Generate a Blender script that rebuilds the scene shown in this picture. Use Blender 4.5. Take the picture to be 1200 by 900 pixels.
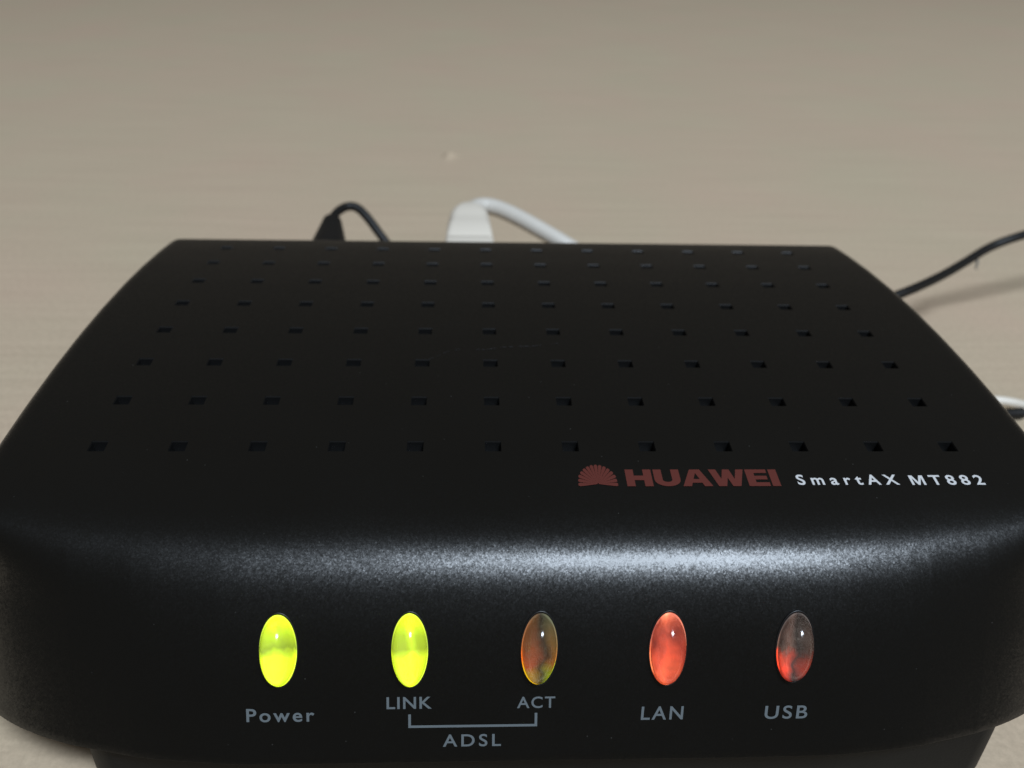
import bpy, bmesh, math, random
from math import sin, cos, radians, sqrt, pi, atan2, hypot
from mathutils import Vector, Matrix

# ---------------------------------------------------------------- clean slate
for o in list(bpy.data.objects):
    bpy.data.objects.remove(o, do_unlink=True)
scene = bpy.context.scene
COL = scene.collection
random.seed(7)

# All shapes are laid out in "vent pitches / 10"; U turns them into metres.
U = 0.0011
Z0 = 37.0                      # the shell's crown stands this far above the table

def W3(x, y, z):               # layout -> world metres
    return Vector((x * U, y * U, (z + Z0) * U))

# ---------------------------------------------------------------- camera
CAM = (-7.994, -128.297, 65.05)
PIT, YAW, ROL = radians(30.131), radians(-3.031), radians(-1.7196)
Fv = Vector((-sin(YAW) * cos(PIT), cos(YAW) * cos(PIT), -sin(PIT)))
R0 = Vector((cos(YAW), sin(YAW), 0))
D0 = Fv.cross(R0)
Rv = cos(ROL) * R0 + sin(ROL) * D0
Dv = -sin(ROL) * R0 + cos(ROL) * D0
cd = bpy.data.cameras.new('camera')
cam = bpy.data.objects.new('camera', cd)
COL.objects.link(cam)
m = Matrix((Rv, -Dv, -Fv)).transposed().to_4x4()
m.translation = W3(*CAM)
cam.matrix_world = m
cd.sensor_width = 36.0
cd.lens = 1075.0 / 1200.0 * 36.0
cd.clip_start = 0.005
cd.clip_end = 20.0
cd.dof.use_dof = True
cd.dof.focus_distance = 108 * U
cd.dof.aperture_fstop = 25.0
scene.camera = cam

# ---------------------------------------------------------------- room light
world = bpy.data.worlds.new('World')
scene.world = world
world.use_nodes = True
bg = world.node_tree.nodes['Background']
bg.inputs[0].default_value = (1.0, 0.90, 0.76, 1)
bg.inputs[1].default_value = 0.085

ld = bpy.data.lights.new('ceiling_light', 'AREA')
ld.shape = 'RECTANGLE'
ld.size = 0.90
ld.size_y = 0.55
ld.energy = 108.0
ld.color = (0.75, 0.865, 1.0)
lo = bpy.data.objects.new('ceiling_light', ld)
COL.objects.link(lo)
lo.location = (0.60, -1.40, 2.38)
lo.rotation_euler = (Vector((0, 2.2, 0.0)) - lo.location).to_track_quat('-Z', 'Y').to_euler()

scene.view_settings.view_transform = 'Standard'
scene.view_settings.look = 'None'
scene.view_settings.exposure = 0.0
scene.view_settings.gamma = 1.0
scene.view_settings.use_curve_mapping = False
scene.render.engine = 'CYCLES'

# ---------------------------------------------------------------- materials
def new_mat(name):
    mt = bpy.data.materials.new(name)
    mt.use_nodes = True
    nt = mt.node_tree
    return mt, nt, nt.nodes['Principled BSDF']

def nd(nt, typ, **kw):
    n = nt.nodes.new(typ)
    for k, v in kw.items():
        if k.startswith('i_'):
            n.inputs[k[2:].replace('_', ' ')].default_value = v
        else:
            setattr(n, k, v)
    return n

def ramp(nt, fac, stops):
    r = nt.nodes.new('ShaderNodeValToRGB')
    e = r.color_ramp.elements
    while len(e) < len(stops):
        e.new(0.5)
    for i, (p, c) in enumerate(stops):
        e[i].position = p
        e[i].color = tuple(c) + (1,) if len(c) == 3 else c
    nt.links.new(fac, r.inputs[0])
    return r.outputs[0]

def plastic(name, base, rough, grain=0.0, scale=2600, spec=0.5, speck=0.0):
    mt, nt, b = new_mat(name)
    b.inputs['Base Color'].default_value = (*base, 1)
    b.inputs['Roughness'].default_value = rough
    b.inputs['Specular IOR Level'].default_value = spec
    tc = nd(nt, 'ShaderNodeTexCoord')
    if grain:
        n1 = nd(nt, 'ShaderNodeTexNoise', i_Scale=scale, i_Detail=2.0, i_Roughness=0.6)
        nt.links.new(tc.outputs['Object'], n1.inputs['Vector'])
        bp = nd(nt, 'ShaderNodeBump', i_Strength=grain, i_Distance=0.0001)
        nt.links.new(n1.outputs['Fac'], bp.inputs['Height'])
        nt.links.new(bp.outputs['Normal'], b.inputs['Normal'])
        n2 = nd(nt, 'ShaderNodeTexNoise', i_Scale=60.0, i_Detail=4.0)
        nt.links.new(tc.outputs['Object'], n2.inputs['Vector'])
        r = nd(nt, 'ShaderNodeMapRange')
        r.inputs['To Min'].default_value = rough - 0.05
        r.inputs['To Max'].default_value = rough + 0.06
        nt.links.new(n2.outputs['Fac'], r.inputs['Value'])
        nt.links.new(r.outputs['Result'], b.inputs['Roughness'])
    if speck:
        v = nd(nt, 'ShaderNodeTexNoise', i_Scale=900.0, i_Detail=1.0)
        nt.links.new(tc.outputs['Object'], v.inputs['Vector'])
        c = ramp(nt, v.outputs['Fac'], [(0.0, base), (0.70, base), (0.80, [k + speck for k in base])])
        nt.links.new(c, b.inputs['Base Color'])
    return mt

M = {}
def shell_mat():
    # spark-eroded black plastic: each tiny facet of the grain tilts its own way and glints by itself
    mt, nt, b = new_mat('black_textured_plastic')
    tc = nd(nt, 'ShaderNodeTexCoord')
    geo = nd(nt, 'ShaderNodeNewGeometry')
    acc = geo.outputs['Normal']
    for sc, amt in ((3800.0, 0.065), (7000.0, 0.075)):
        v = nd(nt, 'ShaderNodeTexVoronoi', feature='SMOOTH_F1', i_Scale=sc, i_Smoothness=0.35)
        nt.links.new(tc.outputs['Object'], v.inputs['Vector'])
        sub = nd(nt, 'ShaderNodeVectorMath', operation='SUBTRACT')
        sub.inputs[1].default_value = (0.5, 0.5, 0.5)
        nt.links.new(v.outputs['Color'], sub.inputs[0])
        mul = nd(nt, 'ShaderNodeVectorMath', operation='SCALE')
        mul.inputs['Scale'].default_value = amt
        nt.links.new(sub.outputs[0], mul.inputs[0])
        add = nd(nt, 'ShaderNodeVectorMath', operation='ADD')
        nt.links.new(acc, add.inputs[0]); nt.links.new(mul.outputs[0], add.inputs[1])
        acc = add.outputs[0]
    nrm = nd(nt, 'ShaderNodeVectorMath', operation='NORMALIZE')
    nt.links.new(acc, nrm.inputs[0])
    nt.links.new(nrm.outputs[0], b.inputs['Normal'])
    w = nd(nt, 'ShaderNodeTexNoise', i_Scale=55.0, i_Detail=4.0)
    nt.links.new(tc.outputs['Object'], w.inputs['Vector'])
    r = nd(nt, 'ShaderNodeMapRange')
    r.inputs['To Min'].default_value = 0.31; r.inputs['To Max'].default_value = 0.38
    nt.links.new(w.outputs['Fac'], r.inputs['Value'])
    nt.links.new(r.outputs['Result'], b.inputs['Roughness'])
    # sparse dust motes
    d = nd(nt, 'ShaderNodeTexVoronoi', i_Scale=330.0)
    nt.links.new(tc.outputs['Object'], d.inputs['Vector'])
    c = ramp(nt, d.outputs['Distance'], [(0.0, (0.07, 0.07, 0.066)), (0.02, (0.03, 0.03, 0.027)), (0.035, (0.0020, 0.0021, 0.0018))])
    nt.links.new(c, b.inputs['Base Color'])
    b.inputs['Specular IOR Level'].default_value = 0.58
    return mt
M['shell'] = shell_mat()
M['case'] = plastic('black_case_plastic', (0.005, 0.005, 0.0045), 0.6, grain=0.3, spec=0.25)
M['pit'] = plastic('black_gloss_plastic', (0.006, 0.006, 0.006), 0.40, grain=0.15, scale=1500)
M['cable'] = plastic('black_rubber', (0.008, 0.0075, 0.007), 0.5, grain=0.2, scale=800, spec=0.3)
M['white_plug'] = plastic('white_plastic', (0.74, 0.67, 0.57), 0.40, grain=0.1, scale=900)
M['white_cable'] = plastic('white_vinyl', (0.58, 0.54, 0.48), 0.45, grain=0.1, scale=700)
M['ink_white'] = plastic('white_ink', (0.58, 0.58, 0.58), 0.5)
M['ink_grey'] = plastic('grey_ink', (0.13, 0.15, 0.16), 0.55)
M['ink_red'] = plastic('red_ink', (0.100, 0.021, 0.015), 0.5)

def table_mat():
    mt, nt, b = new_mat('beige_laminate')
    tc = nd(nt, 'ShaderNodeTexCoord')
    mp = nd(nt, 'ShaderNodeMapping')
    mp.inputs['Scale'].default_value = (5.0, 150.0, 1.0)
    nt.links.new(tc.outputs['Object'], mp.inputs['Vector'])
    streak = nd(nt, 'ShaderNodeTexNoise', i_Scale=3.0, i_Detail=6.0, i_Roughness=0.62)
    nt.links.new(mp.outputs[0], streak.inputs['Vector'])
    blot = nd(nt, 'ShaderNodeTexNoise', i_Scale=16.0, i_Detail=3.0)
    nt.links.new(tc.outputs['Object'], blot.inputs['Vector'])
    fine = nd(nt, 'ShaderNodeTexNoise', i_Scale=900.0, i_Detail=3.0, i_Roughness=0.7)
    nt.links.new(tc.outputs['Object'], fine.inputs['Vector'])
    c1 = ramp(nt, streak.outputs['Fac'], [(0.25, (0.530, 0.414, 0.296)), (0.75, (0.618, 0.488, 0.352))])
    c2 = ramp(nt, blot.outputs['Fac'], [(0.3, (0.96, 1.0, 0.97)), (0.7, (1.0, 0.965, 0.965))])
    c3 = ramp(nt, fine.outputs['Fac'], [(0.25, (0.78, 0.78, 0.78)), (0.75, (1.0, 1.0, 1.0))])
    mx = nd(nt, 'ShaderNodeMix', data_type='RGBA', blend_type='MULTIPLY')
    mx.inputs[0].default_value = 1.0
    nt.links.new(c1, mx.inputs[6]); nt.links.new(c2, mx.inputs[7])
    my = nd(nt, 'ShaderNodeMix', data_type='RGBA', blend_type='MULTIPLY')
    my.inputs[0].default_value = 1.0
    nt.links.new(mx.outputs[2], my.inputs[6]); nt.links.new(c3, my.inputs[7])
    nt.links.new(my.outputs[2], b.inputs['Base Color'])
    b.inputs['Roughness'].default_value = 0.55
    b.inputs['Specular IOR Level'].default_value = 0.25
    bp = nd(nt, 'ShaderNodeBump', i_Strength=0.12, i_Distance=0.0002)
    nt.links.new(fine.outputs['Fac'], bp.inputs['Height'])
    nt.links.new(bp.outputs['Normal'], b.inputs['Normal'])
    return mt
M['table'] = table_mat()

def lens_mat(name, tint, rough=0.13):
    mt, nt, b = new_mat(name)
    b.inputs['Base Color'].default_value = (*tint, 1)
    b.inputs['Roughness'].default_value = rough
    b.inputs['IOR'].default_value = 1.46
    b.inputs['Transmission Weight'].default_value = 1.0
    return mt

def guide_mat(name, base, stops_v, strength, band=None, stops_h=None, mott=0.25, rim=None):
    """The diffusing light guide behind a lens: tinted plastic with its glow, streaks and rim light painted in as emission."""
    mt, nt, b = new_mat(name)
    b.inputs['Base Color'].default_value = (*base, 1)
    b.inputs['Roughness'].default_value = 0.6
    tc = nd(nt, 'ShaderNodeTexCoord')
    sp = nd(nt, 'ShaderNodeSeparateXYZ')
    nz = nd(nt, 'ShaderNodeTexNoise', i_Scale=3.2, i_Detail=3.0)
    nt.links.new(tc.outputs['Generated'], nz.inputs['Vector'])
    mixv = nd(nt, 'ShaderNodeMix', data_type='VECTOR')
    mixv.inputs[0].default_value = mott
    nt.links.new(tc.outputs['Generated'], mixv.inputs[4])
    nt.links.new(nz.outputs['Color'], mixv.inputs[5])
    nt.links.new(mixv.outputs[1], sp.inputs[0])
    c = ramp(nt, sp.outputs['Y'], stops_v)
    if stops_h:
        ch = ramp(nt, sp.outputs['X'], stops_h)
        mx = nd(nt, 'ShaderNodeMix', data_type='RGBA', blend_type='MULTIPLY')
        mx.inputs[0].default_value = 1.0
        nt.links.new(c, mx.inputs[6]); nt.links.new(ch, mx.inputs[7])
        c = mx.outputs[2]
    if rim:  # rim light of the lens, painted into the emission
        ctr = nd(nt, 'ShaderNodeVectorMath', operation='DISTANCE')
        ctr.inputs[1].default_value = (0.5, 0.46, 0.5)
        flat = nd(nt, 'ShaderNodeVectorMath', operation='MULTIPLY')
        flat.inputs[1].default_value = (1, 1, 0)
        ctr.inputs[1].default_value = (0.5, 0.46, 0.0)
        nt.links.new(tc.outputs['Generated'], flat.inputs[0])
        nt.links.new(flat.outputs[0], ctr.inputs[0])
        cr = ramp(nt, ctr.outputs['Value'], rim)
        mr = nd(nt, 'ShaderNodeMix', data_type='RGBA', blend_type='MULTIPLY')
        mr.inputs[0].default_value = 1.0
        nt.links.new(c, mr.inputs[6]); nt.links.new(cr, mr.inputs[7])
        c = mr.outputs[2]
    nt.links.new(c, b.inputs['Emission Color'])
    b.inputs['Emission Strength'].default_value = strength
    return mt

# ---------------------------------------------------------------- object helpers
def mesh_obj(name, verts, faces, mat, parent=None, smooth=True, world=True):
    me = bpy.data.meshes.new(name)
    vs = [W3(*v) if world else Vector(v) for v in verts]
    me.from_pydata([tuple(v) for v in vs], [], faces)
    me.update()
    if smooth:
        me.polygons.foreach_set('use_smooth', [True] * len(me.polygons))
    me.materials.append(mat)
    o = bpy.data.objects.new(name, me)
    COL.objects.link(o)
    if parent:
        o.parent = parent
        o.matrix_parent_inverse = parent.matrix_world.inverted()
    return o

def recalc(o):
    bm = bmesh.new(); bm.from_mesh(o.data)
    bmesh.ops.recalc_face_normals(bm, faces=bm.faces[:])
    bm.to_mesh(o.data); bm.free()

def sharp(o, ang=35):
    o.data.set_sharp_from_angle(angle=radians(ang))

def thing(name, label, cat, loc):
    o = bpy.data.objects.new(name, None)
    o.empty_display_size = 0.01
    COL.objects.link(o)
    o.location = W3(*loc)
    o['label'] = label
    o['category'] = cat
    bpy.context.view_layer.update()
    return o

def catmull(pts, n=14):
    P = [Vector(p) for p in pts]
    P = [P[0] * 2 - P[1]] + P + [P[-1] * 2 - P[-2]]
    out = []
    for i in range(1, len(P) - 2):
        for k in range(n):
            t = k / n
            a, b, c, d = P[i - 1], P[i], P[i + 1], P[i + 2]
            out.append(0.5 * ((2 * b) + (c - a) * t + (2 * a - 5 * b + 4 * c - d) * t * t + (3 * b - a - 3 * c + d) * t ** 3))
    out.append(P[-2])
    return out

def tube(name, path, rad, mat, parent=None, seg=20, cap=True):
    """Round tube along a list of layout points; rad is a number or a list (one radius per path point)."""
    n = len(path)
    rr = rad if isinstance(rad, (list, tuple)) else [rad] * n
    verts, faces = [], []
    t0 = (path[1] - path[0]).normalized()
    up = Vector((0, 0, 1)) if abs(t0.z) < 0.9 else Vector((1, 0, 0))
    nrm = (up - t0 * up.dot(t0)).normalized()
    for i, p in enumerate(path):
        t = (path[min(i + 1, n - 1)] - path[max(i - 1, 0)]).normalized()
        nrm = (nrm - t * nrm.dot(t)).normalized()
        bn = t.cross(nrm)
        for k in range(seg):
            a = 2 * pi * k / seg
            v = p + (nrm * cos(a) + bn * sin(a)) * rr[i]
            verts.append(tuple(v))
    for i in range(n - 1):
        for k in range(seg):
            k2 = (k + 1) % seg
            faces.append((i * seg + k, i * seg + k2, (i + 1) * seg + k2, (i + 1) * seg + k))
    if cap:
        faces.append(tuple(range(seg))[::-1])
        faces.append(tuple(range((n - 1) * seg, n * seg)))
    o = mesh_obj(name, verts, faces, mat, parent)
    recalc(o)
    sharp(o, 50)
    return o

# ---------------------------------------------------------------- table top
NX = 24
tv, tf = [], []
X0, X1, Y0, Y1 = -1300, 1300, -67, 1500
for j in range(NX + 1):
    for i in range(NX + 1):
        tv.append((X0 + (X1 - X0) * i / NX, Y0 + (Y1 - Y0) * j / NX, -Z0))
for j in range(NX):
    for i in range(NX):
        a = j * (NX + 1) + i
        tf.append((a, a + 1, a + NX + 2, a + NX + 1))
ring = list(range(NX + 1)) + [(j + 1) * (NX + 1) - 1 for j in range(1, NX + 1)] + [NX * (NX + 1) + i for i in range(NX - 1, -1, -1)] + [j * (NX + 1) for j in range(NX - 1, 0, -1)]
low = []
for v in ring:
    low.append(len(tv)); tv.append((tv[v][0], tv[v][1], -Z0 - 20))
for k in range(len(ring)):
    k2 = (k + 1) % len(ring)
    tf.append((ring[k], low[k], low[k2], ring[k2]))
tf.append(tuple(low))
table = mesh_obj('table_top', tv, tf, M['table'], smooth=False)
table['kind'] = 'structure'
table['label'] = 'plain beige laminate surface the black modem rests on'

# a small blister in the table's skin, far behind the modem
bv, bf = [], []
NR, NS = 7, 24
bc = (-16.1, 221.0)
for r in range(NR + 1):
    q = r / NR
    for k in range(NS):
        a = 2 * pi * k / NS
        rad = 3.7 * q * (1 + 0.20 * sin(2 * a + 0.6) + 0.12 * sin(3 * a))
        h = 2.0 * (0.5 + 0.5 * cos(pi * q)) - 0.04
        bv.append((bc[0] + rad * cos(a) * 0.9, bc[1] + rad * sin(a) * 1.5, -Z0 + h))
for r in range(NR):
    for k in range(NS):
        k2 = (k + 1) % NS
        bf.append((r * NS + k, r * NS + k2, (r + 1) * NS + k2, (r + 1) * NS + k))
mesh_obj('blister', bv, bf, M['table'], table)

# ---------------------------------------------------------------- modem: shape functions
HW = 68.8            # half width
YB = 49.3            # rear edge
YF = -34.0           # where the front roll-over starts
ZR = -26.3           # lower rim of the top shell
RC, BC = 38.8, 14.0   # the front bows back in a quarter ellipse at each end
def top_z(y):
    return -0.0030837 * y * y / 2 - 1.1e-6 * y ** 3

KEYS = [(0, 6.0), (7.5, 9), (10.6, 17), (14.4, 40), (18.0, 56), (23, 65), (30, 69), (60, 72)]
def theta(s):
    for (a, ta), (b, tb) in zip(KEYS, KEYS[1:]):
        if s <= b:
            return radians(ta + (tb - ta) * (s - a) / (b - a))
    return radians(KEYS[-1][1])
PROF = [(YF, top_z(YF))]     # step 0.05
DS = 0.05
while PROF[-1][1] > ZR:
    th = theta(len(PROF) * DS)
    PROF.append((PROF[-1][0] - DS * cos(th), PROF[-1][1] - DS * sin(th)))
SMAX = (len(PROF) - 1) * DS
def smooth01(t):
    t = min(1, max(0, t))
    return t * t * (3 - 2 * t)
def bow(x):
    ax = abs(x)
    xc = HW - RC
    q = min(max(ax - xc, 0) / RC, 1)
    return BC * (1 - sqrt(1 - q * q))
def surf(x, s):
    """Shell surface: s < 0 counts back from YF along the top, s > 0 runs down the front."""
    if s <= 0:
        return Vector((x, YF - s, top_z(YF - s)))
    k = min(s / DS, len(PROF) - 1.0001)
    i = int(k); f = k - i
    y = PROF[i][0] * (1 - f) + PROF[i + 1][0] * f
    z = PROF[i][1] * (1 - f) + PROF[i + 1][1] * f
    return Vector((x, y + bow(x) * smooth01((s - 3) / 20), z))
def frame(x, s):
    e = 0.2
    p = surf(x, s)
    tx = (surf(x + e, s) - surf(x - e, s)).normalized()
    ts = (surf(x, s - e) - surf(x, s + e)).normalized()     # "up" along the surface
    n = tx.cross(ts).normalized()
    return p, tx, ts, n
#GEO_END

# ---------------------------------------------------------------- modem
modem = thing('modem', 'black plastic modem with lit front indicators, lying on the beige surface', 'modem', (0, 0, -Z0))

VENTS_X = [(c - 5.5) * 10 for c in range(12)]
VENTS_Y = [(4 - r) * 10.0 for r in range(8)]
VH, VC = 1.06, 1.32           # half opening, half chamfer
RE = 3.0                      # side/rear edge rounding
def axis_lines(centres, lo, hi, gap):
    L = []
    for c in centres:
        L += [c - VC, c - VH, c + VH, c + VC]
    L.sort()
    out = [lo]
    for v in L + [hi]:
        d = v - out[-1]
        n = max(1, int(d / gap))
        out += [out[-1] + d * k / n for k in range(1, n)] if n > 1 else []
        out.append(v)
    return out
inner_x = axis_lines(VENTS_X, -(HW - RE), HW - RE, 4.0)
# finer spacing towards the corners so that the rounded front corners stay smooth
extra = [57.5, 58.8, 60.2, 61.4, 62.6, 63.7, 64.7, 65.4]
inner_x = sorted(set([round(v, 4) for v in inner_x] + [round(v, 4) for e in extra for v in (e, -e) if e < HW - RE - .3 and min(abs(e - c) for c in VENTS_X) > VC + .1]))
NE = 7
xs = [-(HW - RE) - RE * (NE - k) / NE for k in range(NE)] + inner_x + [HW - RE + RE * (k + 1) / NE for k in range(NE)]
ys = axis_lines(VENTS_Y, YF, YB - RE, 4.0)[::-1]             # rear -> front
ys = [YB - RE + RE * (NE - k) / NE for k in range(NE)] + ys
ss = []
s = 0.0
while s < SMAX - 0.7:
    s += 0.7
    ss.append(s)
ss[-1] = SMAX
vx = {round(c + d, 3): abs(d) for c in VENTS_X for d in (-VH, VH)}
vy = {round(c + d, 3): abs(d) for c in VENTS_Y for d in (-VH, VH)}
verts, grid = [], []
def edge_round(x, y, z, f=1.0):
    dx = max(0, abs(x) - (HW - RE)); dy = max(0, y - (YB - RE))
    mm = max(dx, dy) / RE
    if mm <= 0:
        return (x, y, z)
    d = hypot(dx, dy); t = mm * pi / 2
    r = RE * sin(t)
    sx = 1 if x > 0 else -1
    bx = min(abs(x), HW - RE); by = min(y, YB - RE)
    return (sx * (bx + r * dx / d), by + r * dy / d, z - RE * (1 - cos(t)) * f)
for y in ys:
    row = []
    for x in xs:
        z = top_z(y)
        if round(x, 3) in vx and round(y, 3) in vy:
            z -= 0.0
        row.append(len(verts)); verts.append(edge_round(x, y, z))
    grid.append(row)
for s in ss:
    row = []
    for x in xs:
        xm = edge_round(x, 0, 0)[0]
        p = surf(xm, s)
        p.x = x
        w = 1 - smooth01((s - 3) / 12)
        q = edge_round(p.x, p.y, p.z, w)
        row.append(len(verts)); verts.append(q)
    grid.append(row)
faces = []
cx = {round(c - VH, 3) for c in VENTS_X}; cy = {round(c + VH, 3) for c in VENTS_Y}
for j in range(len(grid) - 1):
    for i in range(len(xs) - 1):
        if j < len(ys) - 1 and round(xs[i], 3) in cx and round(ys[j], 3) in cy:
            continue
        faces.append((grid[j][i], grid[j + 1][i], grid[j + 1][i + 1], grid[j][i + 1]))
# skirt down to the rim, then a lip turned inwards
NY = len(grid)
loop = [grid[j][0] for j in range(NY)] + grid[NY - 1][1:] + [grid[j][-1] for j in range(NY - 2, -1, -1)] + grid[0][-2:0:-1]
low, lip = [], []
for v in loop:
    x, y, z = verts[v]
    low.append(len(verts)); verts.append((x, y, ZR - 0.06))
for v in loop:
    x, y, z = verts[v]
    lip.append(len(verts)); verts.append((x * 0.955, y * 0.955, ZR - 0.3))
n = len(loop)
for k in range(n):
    k2 = (k + 1) % n
    faces.append((loop[k], loop[k2], low[k2], low[k]))
    faces.append((low[k], low[k2], lip[k2], lip[k]))
shell = mesh_obj('top_shell', verts, faces, M['shell'], modem)
recalc(shell)
sharp(shell, 50)

# lower case: a narrower tub under the shell
lv, lf = [], []
def rrect(hw, yb, yf, r, n=10):
    out = []
    for (ccx, ccy, a0) in ((hw - r, yb - r, 0), (-hw + r, yb - r, 90), (-hw + r, yf + r, 180), (hw - r, yf + r, 270)):
        for k in range(n + 1):
            a = radians(a0 + 90 * k / n)
            out.append((ccx + r * cos(a), ccy + r * sin(a)))
    return out
rings = [(ZR + 0.4, 58.0, 47.5, -57.2, 5), (-29, 58.0, 47.2, -57.2, 5), (-33, 57.9, 46.8, -57.1, 5), (-36.2, 57.8, 46.4, -57.0, 5), (-Z0, 57.2, 45.6, -56.4, 4.5)]
for (z, hw, yb, yf, r) in rings:
    lv += [(x + 2.2, y + (bow(x) if y < -20 else 0), z) for x, y in rrect(hw, yb, yf, r)]
nn = len(lv) // len(rings)
for j in range(len(rings) - 1):
    for k in range(nn):
        k2 = (k + 1) % nn
        lf.append((j * nn + k, j * nn + k2, (j + 1) * nn + k2, (j + 1) * nn + k))
lf.append(tuple(range(nn))); lf.append(tuple(range(4 * nn, 5 * nn)))
case = mesh_obj('lower_case', lv, lf, M['case'], modem)
recalc(case); sharp(case, 40)

# ventilation wells: one little open box under each opening, all sharing one mesh
def well_mesh():
    V, Fc = [], []
    for a, z in ((VH + 0.02, -.015), (VH - 0.06, -.20), (VH - 0.07, -1.7)):
        V += [(-a, -a, z), (a, -a, z), (a, a, z), (-a, a, z)]
    for r in (0, 4):
        Fc += [(r + k, r + (k + 1) % 4, r + 4 + (k + 1) % 4, r + 4 + k) for k in range(4)]
    Fc.append((8, 9, 10, 11))
    me = bpy.data.meshes.new('vent_hole')
    me.from_pydata([tuple(U * c for c in v) for v in V], [], [f[::-1] for f in Fc])
    me.materials.append(M['pit'])
    return me
wm = well_mesh()
for y in VENTS_Y:
    for x in VENTS_X:
        p, tx, ts, nrm = frame(x, YF - y)
        o = bpy.data.objects.new('vent_hole', wm)
        COL.objects.link(o)
        mm = Matrix((tx, ts, nrm)).transposed().to_4x4()
        mm.translation = W3(*p)
        o.matrix_world = mm
        o.parent = modem
        o.matrix_parent_inverse = modem.matrix_world.inverted()

# ---------------------------------------------------------------- indicators
LEDS = [(-29.464, 24.319, 2.212, 4.18, -0.016), (-14.709, 24.398, 2.168, 4.304, -0.003), (0.0, 24.377, 2.157, 4.193, -0.048), (14.796, 24.523, 2.225, 4.291, -0.033), (29.574, 24.483, 2.207, 4.132, -0.071)]  #LEDS
G = {}
M['lens_green'] = lens_mat('green_lens', (0.97, 1.0, 0.80))
M['lens_clear'] = lens_mat('clear_lens', (0.95, 0.93, 0.88))
M['lens_red'] = lens_mat('red_lens', (1.0, 0.86, 0.82))
yg = (0.74, 0.95, 0.012); yd = (0.20, 0.29, 0.010)
G['power'] = guide_mat('lit_green_guide_power', (0.20, 0.24, 0.06), [(0.0, yg), (0.44, yg), (0.53, yd), (0.66, (0.40, .56, .01)), (0.78, yg)], 1.5,
                       stops_h=[(0.25, (.85, .85, .85)), (0.42, (1.2, 1.2, 1.2)), (0.52, (.8, .8, .8)), (0.85, (1, 1, 1))], mott=0.22)
G['link'] = guide_mat('lit_green_guide_link', (0.20, 0.24, 0.06), [(0.0, yg), (0.44, yg), (0.52, (.30, .40, .01)), (0.66, (.36, .5, .01)), (0.80, yg)], 1.5,
                      stops_h=[(0.2, (.8, .8, .8)), (0.42, (.85, .85, .85)), (0.5, (1.5, 1.5, 1.5)), (0.58, (.85, .85, .85)), (0.8, (.8, .8, .8))], mott=0.12)
G['act'] = guide_mat('leak_glow_guide_act', (0.05, 0.043, 0.026), [(0.0, (.95, .85, .01)), (0.30, (.60, .46, .01)), (0.39, (.62, .13, .01)), (0.52, (.24, .08, .02)), (0.8, (.09, .065, .035))], 0.85,  # diode off: light leaking from neighbouring indicators is painted as emission
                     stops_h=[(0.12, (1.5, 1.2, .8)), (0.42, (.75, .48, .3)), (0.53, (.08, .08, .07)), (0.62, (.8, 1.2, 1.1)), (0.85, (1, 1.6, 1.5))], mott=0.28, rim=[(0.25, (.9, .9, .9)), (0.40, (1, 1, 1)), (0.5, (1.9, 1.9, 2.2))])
G['lan'] = guide_mat('lit_red_guide_lan', (0.20, 0.06, 0.04), [(0.0, (1, .34, .13)), (0.20, (.55, .05, .012)), (0.34, (1, .19, .06)), (0.46, (.75, .11, .04)), (0.62, (.34, .055, .03)), (0.80, (.95, .20, .09)), (1.0, (1, .34, .2))], 1.35,
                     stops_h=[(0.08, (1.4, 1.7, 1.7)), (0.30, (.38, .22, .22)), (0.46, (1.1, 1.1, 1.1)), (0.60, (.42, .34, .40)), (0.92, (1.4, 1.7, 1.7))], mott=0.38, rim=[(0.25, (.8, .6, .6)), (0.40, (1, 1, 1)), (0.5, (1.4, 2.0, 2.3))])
G['usb'] = guide_mat('leak_glow_guide_usb', (0.07, 0.055, 0.045), [(0.0, (.04, .01, .006)), (0.18, (.12, .01, .006)), (0.32, (1.0, .06, .02)), (0.42, (.6, .05, .02)), (0.50, (.08, .04, .03)), (0.8, (.04, .028, .026))], 0.95,  # diode off: red leak from its neighbour painted in as faint emission
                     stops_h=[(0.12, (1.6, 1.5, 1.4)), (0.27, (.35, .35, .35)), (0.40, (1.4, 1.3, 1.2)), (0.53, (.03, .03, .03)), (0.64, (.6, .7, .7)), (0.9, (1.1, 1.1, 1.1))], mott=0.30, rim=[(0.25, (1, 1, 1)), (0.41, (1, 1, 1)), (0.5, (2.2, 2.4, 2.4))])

def lens_mesh(a, b, h):
    V, Fc = [], []
    NA, NB = 40, 20
    for j in range(NB + 1):
        ph = pi * j / NB
        for k in range(NA):
            t = 2 * pi * k / NA
            V.append((a * sin(ph) * cos(t) * U, b * sin(ph) * sin(t) * U, h * cos(ph) * U))
    for j in range(NB):
        for k in range(NA):
            k2 = (k + 1) % NA
            Fc.append((j * NA + k, (j + 1) * NA + k, (j + 1) * NA + k2, j * NA + k2))
    return V, Fc
def disc_mesh(a, b, z):
    V = [(0, 0, z * U)]
    NA = 48
    for r in (0.33, 0.66, 1.0):
        V += [(a * r * cos(2 * pi * k / NA) * U, b * r * sin(2 * pi * k / NA) * U, z * U) for k in range(NA)]
    Fc = [(0, 1 + k, 1 + (k + 1) % NA) for k in range(NA)]
    for r in range(2):
        for k in range(NA):
            k2 = (k + 1) % NA
            o = 1 + r * NA
            Fc.append((o + k, o + NA + k, o + NA + k2, o + k2))
    return V, Fc
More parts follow.
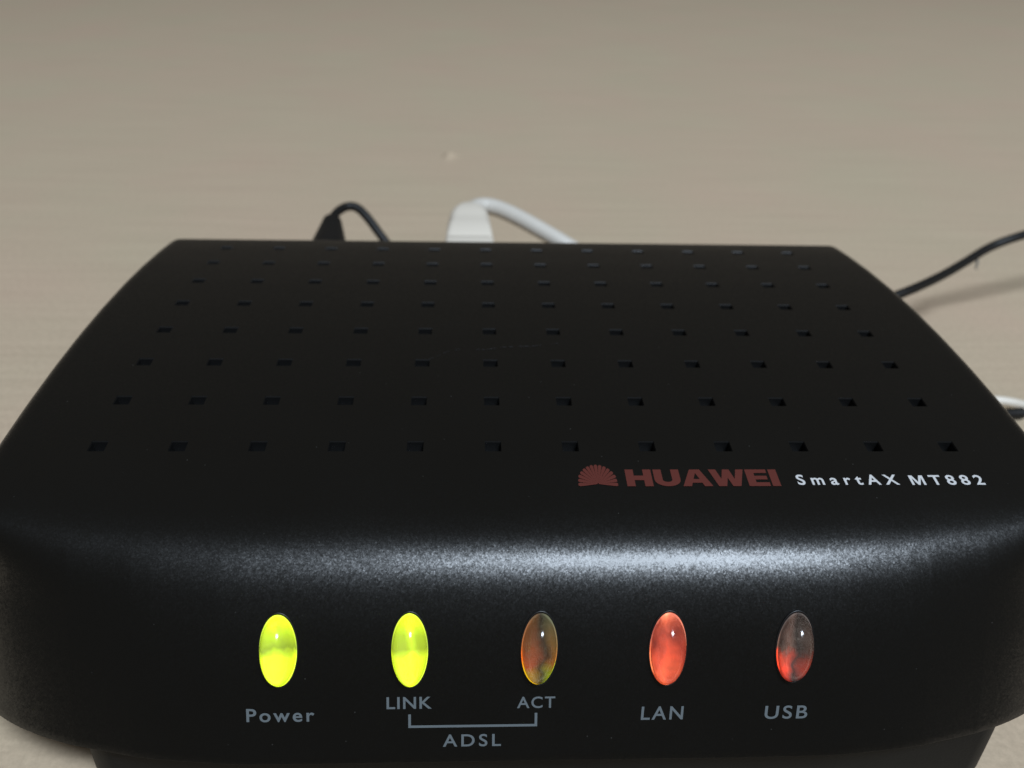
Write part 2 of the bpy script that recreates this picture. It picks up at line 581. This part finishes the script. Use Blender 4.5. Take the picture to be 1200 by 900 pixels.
def ring_mesh(a, b, r):
    V, Fc = [], []
    NA, NB = 48, 8
    for k in range(NA):
        t = 2 * pi * k / NA
        nx, ny = cos(t) * b, sin(t) * a
        l = hypot(nx, ny); nx /= l; ny /= l
        for j in range(NB):
            q = 2 * pi * j / NB
            V.append(((a * cos(t) + nx * r * cos(q)) * U, (b * sin(t) + ny * r * cos(q)) * U, r * 0.8 * sin(q) * U))
    for k in range(NA):
        for j in range(NB):
            k2, j2 = (k + 1) % NA, (j + 1) % NB
            Fc.append((k * NB + j, k2 * NB + j, k2 * NB + j2, k * NB + j2))
    return V, Fc
def put(name, VF, mat, mw, parent):
    o = mesh_obj(name, VF[0], VF[1], mat, None, world=False)
    recalc(o)
    o.matrix_world = mw
    bpy.context.view_layer.update()
    o.parent = parent
    o.matrix_parent_inverse = parent.matrix_world.inverted()
    return o
LED_LOOK = [('power', 'lens_green', 'lit yellow-green Power indicator'), ('link', 'lens_green', 'lit yellow-green LINK indicator'),
            ('act', 'lens_clear', 'dim amber ACT indicator'), ('lan', 'lens_red', 'lit red LAN indicator'), ('usb', 'lens_clear', 'unlit USB indicator with red glimmer')]
for (x, s, a, b, tilt), (g, lm, lab) in zip(LEDS, LED_LOOK):
    p, tx, ts, nrm = frame(x, s)
    mw = Matrix((tx, ts, nrm)).transposed().to_4x4()
    mw.translation = W3(*p)
    mw = mw @ Matrix.Rotation(tilt, 4, 'Z')
    a *= 0.93
    led = put('indicator_lens', lens_mesh(a * 0.99, b * 0.965, 2.7), M[lm], mw, modem)
    led['label'] = lab
    put('light_guide', disc_mesh(a * 1.025, b * 1.005, 0.12), G[g], mw, led)
    put('bezel', ring_mesh(a + 0.15, b + 0.16, 0.11), M['pit'], mw, led)

# ---------------------------------------------------------------- printing
def wrap(name, polys_v, polys_f, box, mat, lift=0.05, ts=None):
    """Lay flat artwork (unit coordinates) onto the shell; box = surface quad: (x_left, x_right, s_top, s_bottom)."""
    xa = min(v[0] for v in polys_v); xb = max(v[0] for v in polys_v)
    ya = min(v[1] for v in polys_v); yb = max(v[1] for v in polys_v)
    out = []
    for v in polys_v:
        u = (v[0] - xa) / (xb - xa); w = (v[1] - ya) / (yb - ya)
        x = box[0] + (box[1] - box[0]) * u
        s = box[3] + (box[2] - box[3]) * w
        p, tx, t2, nrm = frame(x, s)
        out.append(tuple(p + nrm * lift))
    o = mesh_obj(name, out, polys_f, mat, modem, smooth=False)
    return o
def text_art(txt, bold=0.02, spacing=1.0, shear=0.0, wordsp=1.0):
    c = bpy.data.curves.new('lettering', 'FONT')
    c.body = txt
    c.size = 1.0
    c.offset = bold
    c.space_character = spacing
    c.space_word = wordsp
    c.shear = shear
    c.resolution_u = 6
    o = bpy.data.objects.new('lettering', c)
    COL.objects.link(o)
    dg = bpy.context.evaluated_depsgraph_get()
    me = o.evaluated_get(dg).to_mesh()
    V = [(v.co.x, v.co.y) for v in me.vertices]
    Fc = [tuple(p.vertices) for p in me.polygons]
    o.evaluated_get(dg).to_mesh_clear()
    bpy.data.objects.remove(o, do_unlink=True)
    bpy.data.curves.remove(c)
    return V, Fc
def heavy_brand():
    V, Fc = [], []
    def poly(pts, ox):
        b = len(V)
        V.extend([(ox + x, y) for x, y in pts])
        Fc.append(tuple(range(b, b + len(pts))))
    def rect(a, b, c, d, ox):
        poly([(a, c), (b, c), (b, d), (a, d)], ox)
    ox = 0; gp = 0.10
    rect(0, .37, 0, 1, ox); rect(.80, 1.17, 0, 1, ox); rect(.37, .80, .36, .63, ox); ox += 1.17 + gp
    rect(0, .37, .38, 1, ox); rect(.80, 1.17, .38, 1, ox)
    N = 12
    for k in range(N):
        a0, a1 = pi + pi * k / N, pi + pi * (k + 1) / N
        poly([(.585 + .585 * cos(a0), .38 + .38 * sin(a0)), (.585 + .585 * cos(a1), .38 + .38 * sin(a1)),
              (.585 + .215 * cos(a1), .38 + .13 * sin(a1)), (.585 + .215 * cos(a0), .38 + .13 * sin(a0))], ox)
    ox += 1.17 + gp * .6
    poly([(0, 0), (.38, 0), (.45, .2), (.53, .42), (.67, .78), (.67, 1), (.44, 1)], ox)
    poly([(1.34, 0), (.90, 1), (.67, 1), (.67, .78), (.81, .42), (.89, .2), (.96, 0)], ox)
    poly([(.45, .2), (.89, .2), (.81, .42), (.53, .42)], ox); ox += 1.34 - .04
    poly([(0, 1), (.34, 1), (.50, .42), (.65, 1), (.95, 1), (1.10, .42), (1.26, 1), (1.6, 1), (1.3, 0), (.94, 0), (.8, .5), (.66, 0), (.3, 0)][::-1], ox); ox += 1.6 + gp * .7
    rect(0, .37, 0, 1, ox); rect(.37, .96, .78, 1, ox); rect(.37, .92, .39, .61, ox); rect(.37, .96, 0, .22, ox); ox += .96 + gp
    rect(0, .37, 0, 1, ox)
    return V, Fc
def fan_emblem():
    V, Fc = [], []
    N = 15
    for k in range(N):
        a = radians(-8 + 196 * (k + 0.5) / N)
        h = radians(196 / N * 0.5)
        def pt(r, t):
            return (r * cos(t), r * sin(t) * 1.0)
        rows = []
        for r, w in ((0.04, .99), (0.42, .95), (0.72, .90), (0.93, .82), (1.0, .50)):
            rr = r * (1.0 if abs(a - pi / 2) < 1.2 else 0.97)
            rows.append((pt(rr, a - h * w), pt(rr, a + h * w)))
        b = len(V)
        for q in rows:
            V.extend(q)
        for j in range(len(rows) - 1):
            Fc.append((b + 2 * j, b + 2 * j + 2, b + 2 * j + 3, b + 2 * j + 1))
    return V, Fc
PRINT = {'maker': (11.421, 30.636, 0.646, 3.682), 'emblem': (5.385, 10.301, -0.259, 3.651), 'type_a': (32.869, 45.775, 1.632, 3.498), 'type_m': (47.332, 49.141, 1.805, 3.521), 'type_b': (49.87, 56.748, 1.734, 3.535), 'power': (-33.256, -25.579, 31.266, 32.888), 'link': (-17.385, -12.237, 30.0, 31.466), 'act': (-2.459, 1.93, 30.137, 31.56), 'adsl': (-10.978, -4.282, 34.693, 36.247), 'lan': (11.919, 16.915, 31.547, 33.202), 'usb': (26.465, 31.53, 31.638, 33.304), 'bracket': (-14.78, -0.265, 32.146, 33.523)}  #PRINT
if PRINT:
    wrap('maker_lettering', *heavy_brand(), PRINT['maker'], M['ink_red'])
    wrap('maker_emblem', *fan_emblem(), PRINT['emblem'], M['ink_red'])
    wrap('type_lettering', *text_art('SmartAX', 0.018, 1.6), PRINT['type_a'], M['ink_white'])
    wrap('type_lettering', [(0, 0), (.17, 0), (.17, .74), (.43, 0), (.57, 0), (.83, .74), (.83, 0), (1, 0), (1, 1), (.74, 1), (.5, .3), (.26, 1), (0, 1)], [tuple(range(13))], PRINT['type_m'], M['ink_white'])
    wrap('type_lettering', *text_art('T882', 0.018, 1.5), PRINT['type_b'], M['ink_white'])
    for key, txt, bold, spc in (('power', 'Power', .016, 1.25), ('link', 'LINK', .014, 1.1), ('act', 'ACT', .012, 1.18), ('adsl', 'ADSL', .012, 1.3),
                                ('lan', 'LAN', .012, 1.22), ('usb', 'USB', .012, 1.22)):
        wrap('caption_lettering', *text_art(txt, bold, spc, shear=0.05 if key in ('lan', 'usb') else 0), PRINT[key], M['ink_grey'])
    xa, xb, sa, sb = PRINT['bracket']
    t = 0.30
    V = [(0, 0), (1, 0), (1, 1), (0, 1)]
    dv, df = [], []
    def strip(x0, x1, s0, s1, n):
        for k in range(n):
            b = len(dv)
            for (xx, s_) in ((x0 + (x1 - x0) * k / n, s1), (x0 + (x1 - x0) * (k + 1) / n, s1), (x0 + (x1 - x0) * (k + 1) / n, s0), (x0 + (x1 - x0) * k / n, s0)):
                p, tx, t2, nrm = frame(xx, s_)
                dv.append(tuple(p + nrm * 0.05))
            df.append((b, b + 1, b + 2, b + 3))
    strip(xa - t / 2, xa + t / 2, sa, sb, 1)
    strip(xb - t / 2, xb + t / 2, sa, sb, 1)
    strip(xa - t / 2, xb + t / 2, sb, sb + t, 12)
    mesh_obj('caption_bracket', dv, df, M['ink_grey'], modem, smooth=False)

# a fine broken scratch across the vents
SCR = [(-14.75, -24.5), (-12.9, -25.8), (-11.4, -27.35), (-9.4, -28.2), (-5.5, -28.0), (-2.9, -28.8), (1.0, -29.1), (3.6, -29.65), (5.6, -30.2)]
sv, sf = [], []
for (xa, sa), (xb, sb) in zip(SCR, SCR[1:]):
    for k in range(5):
        if random.random() < 0.35:
            continue
        f0, f1 = k / 5, (k + 0.5 + 0.4 * random.random()) / 5
        w = 0.03 + 0.05 * random.random()
        b = len(sv)
        for f, d in ((f0, -w), (f1, -w), (f1, w), (f0, w)):
            p, tx, t2, nrm = frame(xa + (xb - xa) * f, sa + (sb - sa) * f + d)
            sv.append(tuple(p + nrm * 0.03))
        sf.append((b, b + 1, b + 2, b + 3))
mesh_obj('scratch', sv, sf, plastic('scuffed_plastic', (0.030, 0.031, 0.034), 0.5), modem, smooth=False)

# ---------------------------------------------------------------- cords behind the modem
def loft(name, secs, mat, parent, npc=6):
    """Rounded-box body along a centre line; each section: (centre, half width, half height, corner radius), lofted along Y."""
    V, Fc = [], []
    for (c, hw, hh, r) in secs:
        for (sx, sz, a0) in ((1, 1, 0), (-1, 1, 90), (-1, -1, 180), (1, -1, 270)):
            for k in range(npc + 1):
                a = radians(a0 + 90 * k / npc)
                V.append((c[0] + sx * (hw - r) + r * cos(a), c[1], c[2] + sz * (hh - r) + r * sin(a)))
    q = 4 * (npc + 1)
    for j in range(len(secs) - 1):
        for k in range(q):
            k2 = (k + 1) % q
            Fc.append((j * q + k, j * q + k2, (j + 1) * q + k2, (j + 1) * q + k))
    Fc.append(tuple(range(q))); Fc.append(tuple(range((len(secs) - 1) * q, len(secs) * q)))
    o = mesh_obj(name, V, Fc, mat, parent)
    recalc(o); sharp(o, 40)
    return o

# black power cord: barrel plug in the rear, then a lead that bends down and runs out to the right
cord = thing('power_cord', 'thin black power cord plugged into the back, trailing out across the beige surface', 'cord', (-40, 66, -Z0))
pp = [Vector(p) for p in [(-40, 48.5, -14), (-40, 58, -14), (-40, 66, -13.9), (-40.1, 69, -13.7), (-40.3, 73, -13.1), (-40.5, 77, -12.3), (-40.6, 79.6, -11.6), (-40.5, 81.0, -11.2)]]
tube('plug', pp, [3.6, 4.2, 4.2, 4.0, 3.4, 2.7, 2.2, 1.1], M['cable'], cord, seg=28)
path = catmull([(-40.6, 78.5, -11.8), (-40.2, 82.5, -10.8), (-38.1, 85.9, -10.2), (-35.6, 86.2, -10.4), (-33.0, 84.6, -12.2), (-29.4, 81.7, -16.0), (-25, 79, -21), (-19, 76, -28), (-9, 73, -35.95),
                (10, 70, -35.95), (35, 64, -35.95), (58, 57, -30.0), (76, 54.5, -22.5), (88.8, 56.5, -18.5), (100.8, 64.7, -18.0), (109.6, 71.1, -17.0), (118.2, 76.7, -15.2), (126.4, 78.6, -12.8), (148, 86, -10.0), (185, 100, -9), (250, 135, -20), (330, 180, -35.90)])
tube('lead', path, 1.06, M['cable'], cord, seg=18)
tube('frayed_end', [Vector(p) for p in [(113.9, 73.6, -16.8), (114.2, 73.2, -18.0), (113.8, 72.8, -18.8), (114.1, 72.5, -19.3)]], [0.42, 0.34, 0.25, 0.12],
     plastic('grey_lint', (0.22, 0.20, 0.17), 0.8), cord, seg=8)

# white network cord
net = thing('network_cord', 'thick white network cord with a white booted plug in the back', 'cord', (-8, 70, -Z0))
secs = []
for (y, hw, hh, r) in ((48.5, 5.6, 4.0, .8), (60, 5.6, 4.0, .9), (70, 5.6, 4.0, 1.0), (71.2, 5.55, 4.0, 1.0), (71.5, 5.2, 3.8, 1.0), (72.4, 5.2, 3.8, 1.0), (72.8, 5.5, 4.0, 1.2), (80, 5.3, 4.0, 1.6), (82.2, 5.2, 4.0, 1.8),
                       (82.6, 5.05, 3.9, 1.8), (86, 5.0, 3.9, 2.2), (89, 4.7, 3.8, 2.5), (91.5, 4.1, 3.5, 2.6), (93.6, 3.3, 3.0, 2.5), (95.4, 2.3, 2.3, 2.0)):
    secs.append(((-8.1 - 0.006 * (y - 50), y, -15.6 + (0.00 if y < 80 else (y - 80) * 0.10)), hw, hh, r))
loft('booted_plug', secs, M['white_plug'], net)
path = catmull([(-8.4, 90.0, -14.6), (-7.8, 95.0, -14.0), (-5.2, 98.4, -13.9), (-1.6, 98.0, -14.2), (3.2, 95.0, -15.2), (9.4, 90.8, -17.2), (17, 86.5, -20.3), (27, 84, -26), (38, 84, -33.60), (52, 86, -34.90), (66, 92, -35.00)])
tube('lead', path, 2.12, M['white_cable'], net, seg=24)

# odds and ends lying beside the modem's right flank
loop_ = tube('white_cable', catmull([(82.7, 33.8, -36.05), (93.0, 36.9, -36.05), (104.3, 39.0, -36.0), (109.8, 38.1, -35.95), (113.6, 34.8, -35.95), (116.7, 28.7, -36.05), (121.9, 18.4, -36.05), (130.1, -2.3, -36.05)]), 1.1, M['white_plug'], seg=16)
loop_['label'] = 'thin white cable bending round beside the right flank of the modem'
loop_['category'] = 'cable'
stub = tube('black_cable', catmull([(78.6, 28.1, -35.75), (90.9, 29.9, -35.75), (100.2, 31.8, -35.7), (106.4, 33.1, -35.75), (109.7, 33.5, -35.75)]), 1.25, M['cable'], seg=16)
stub['label'] = 'short black cable end lying inside the bend of thin white cable'
stub['category'] = 'cable'
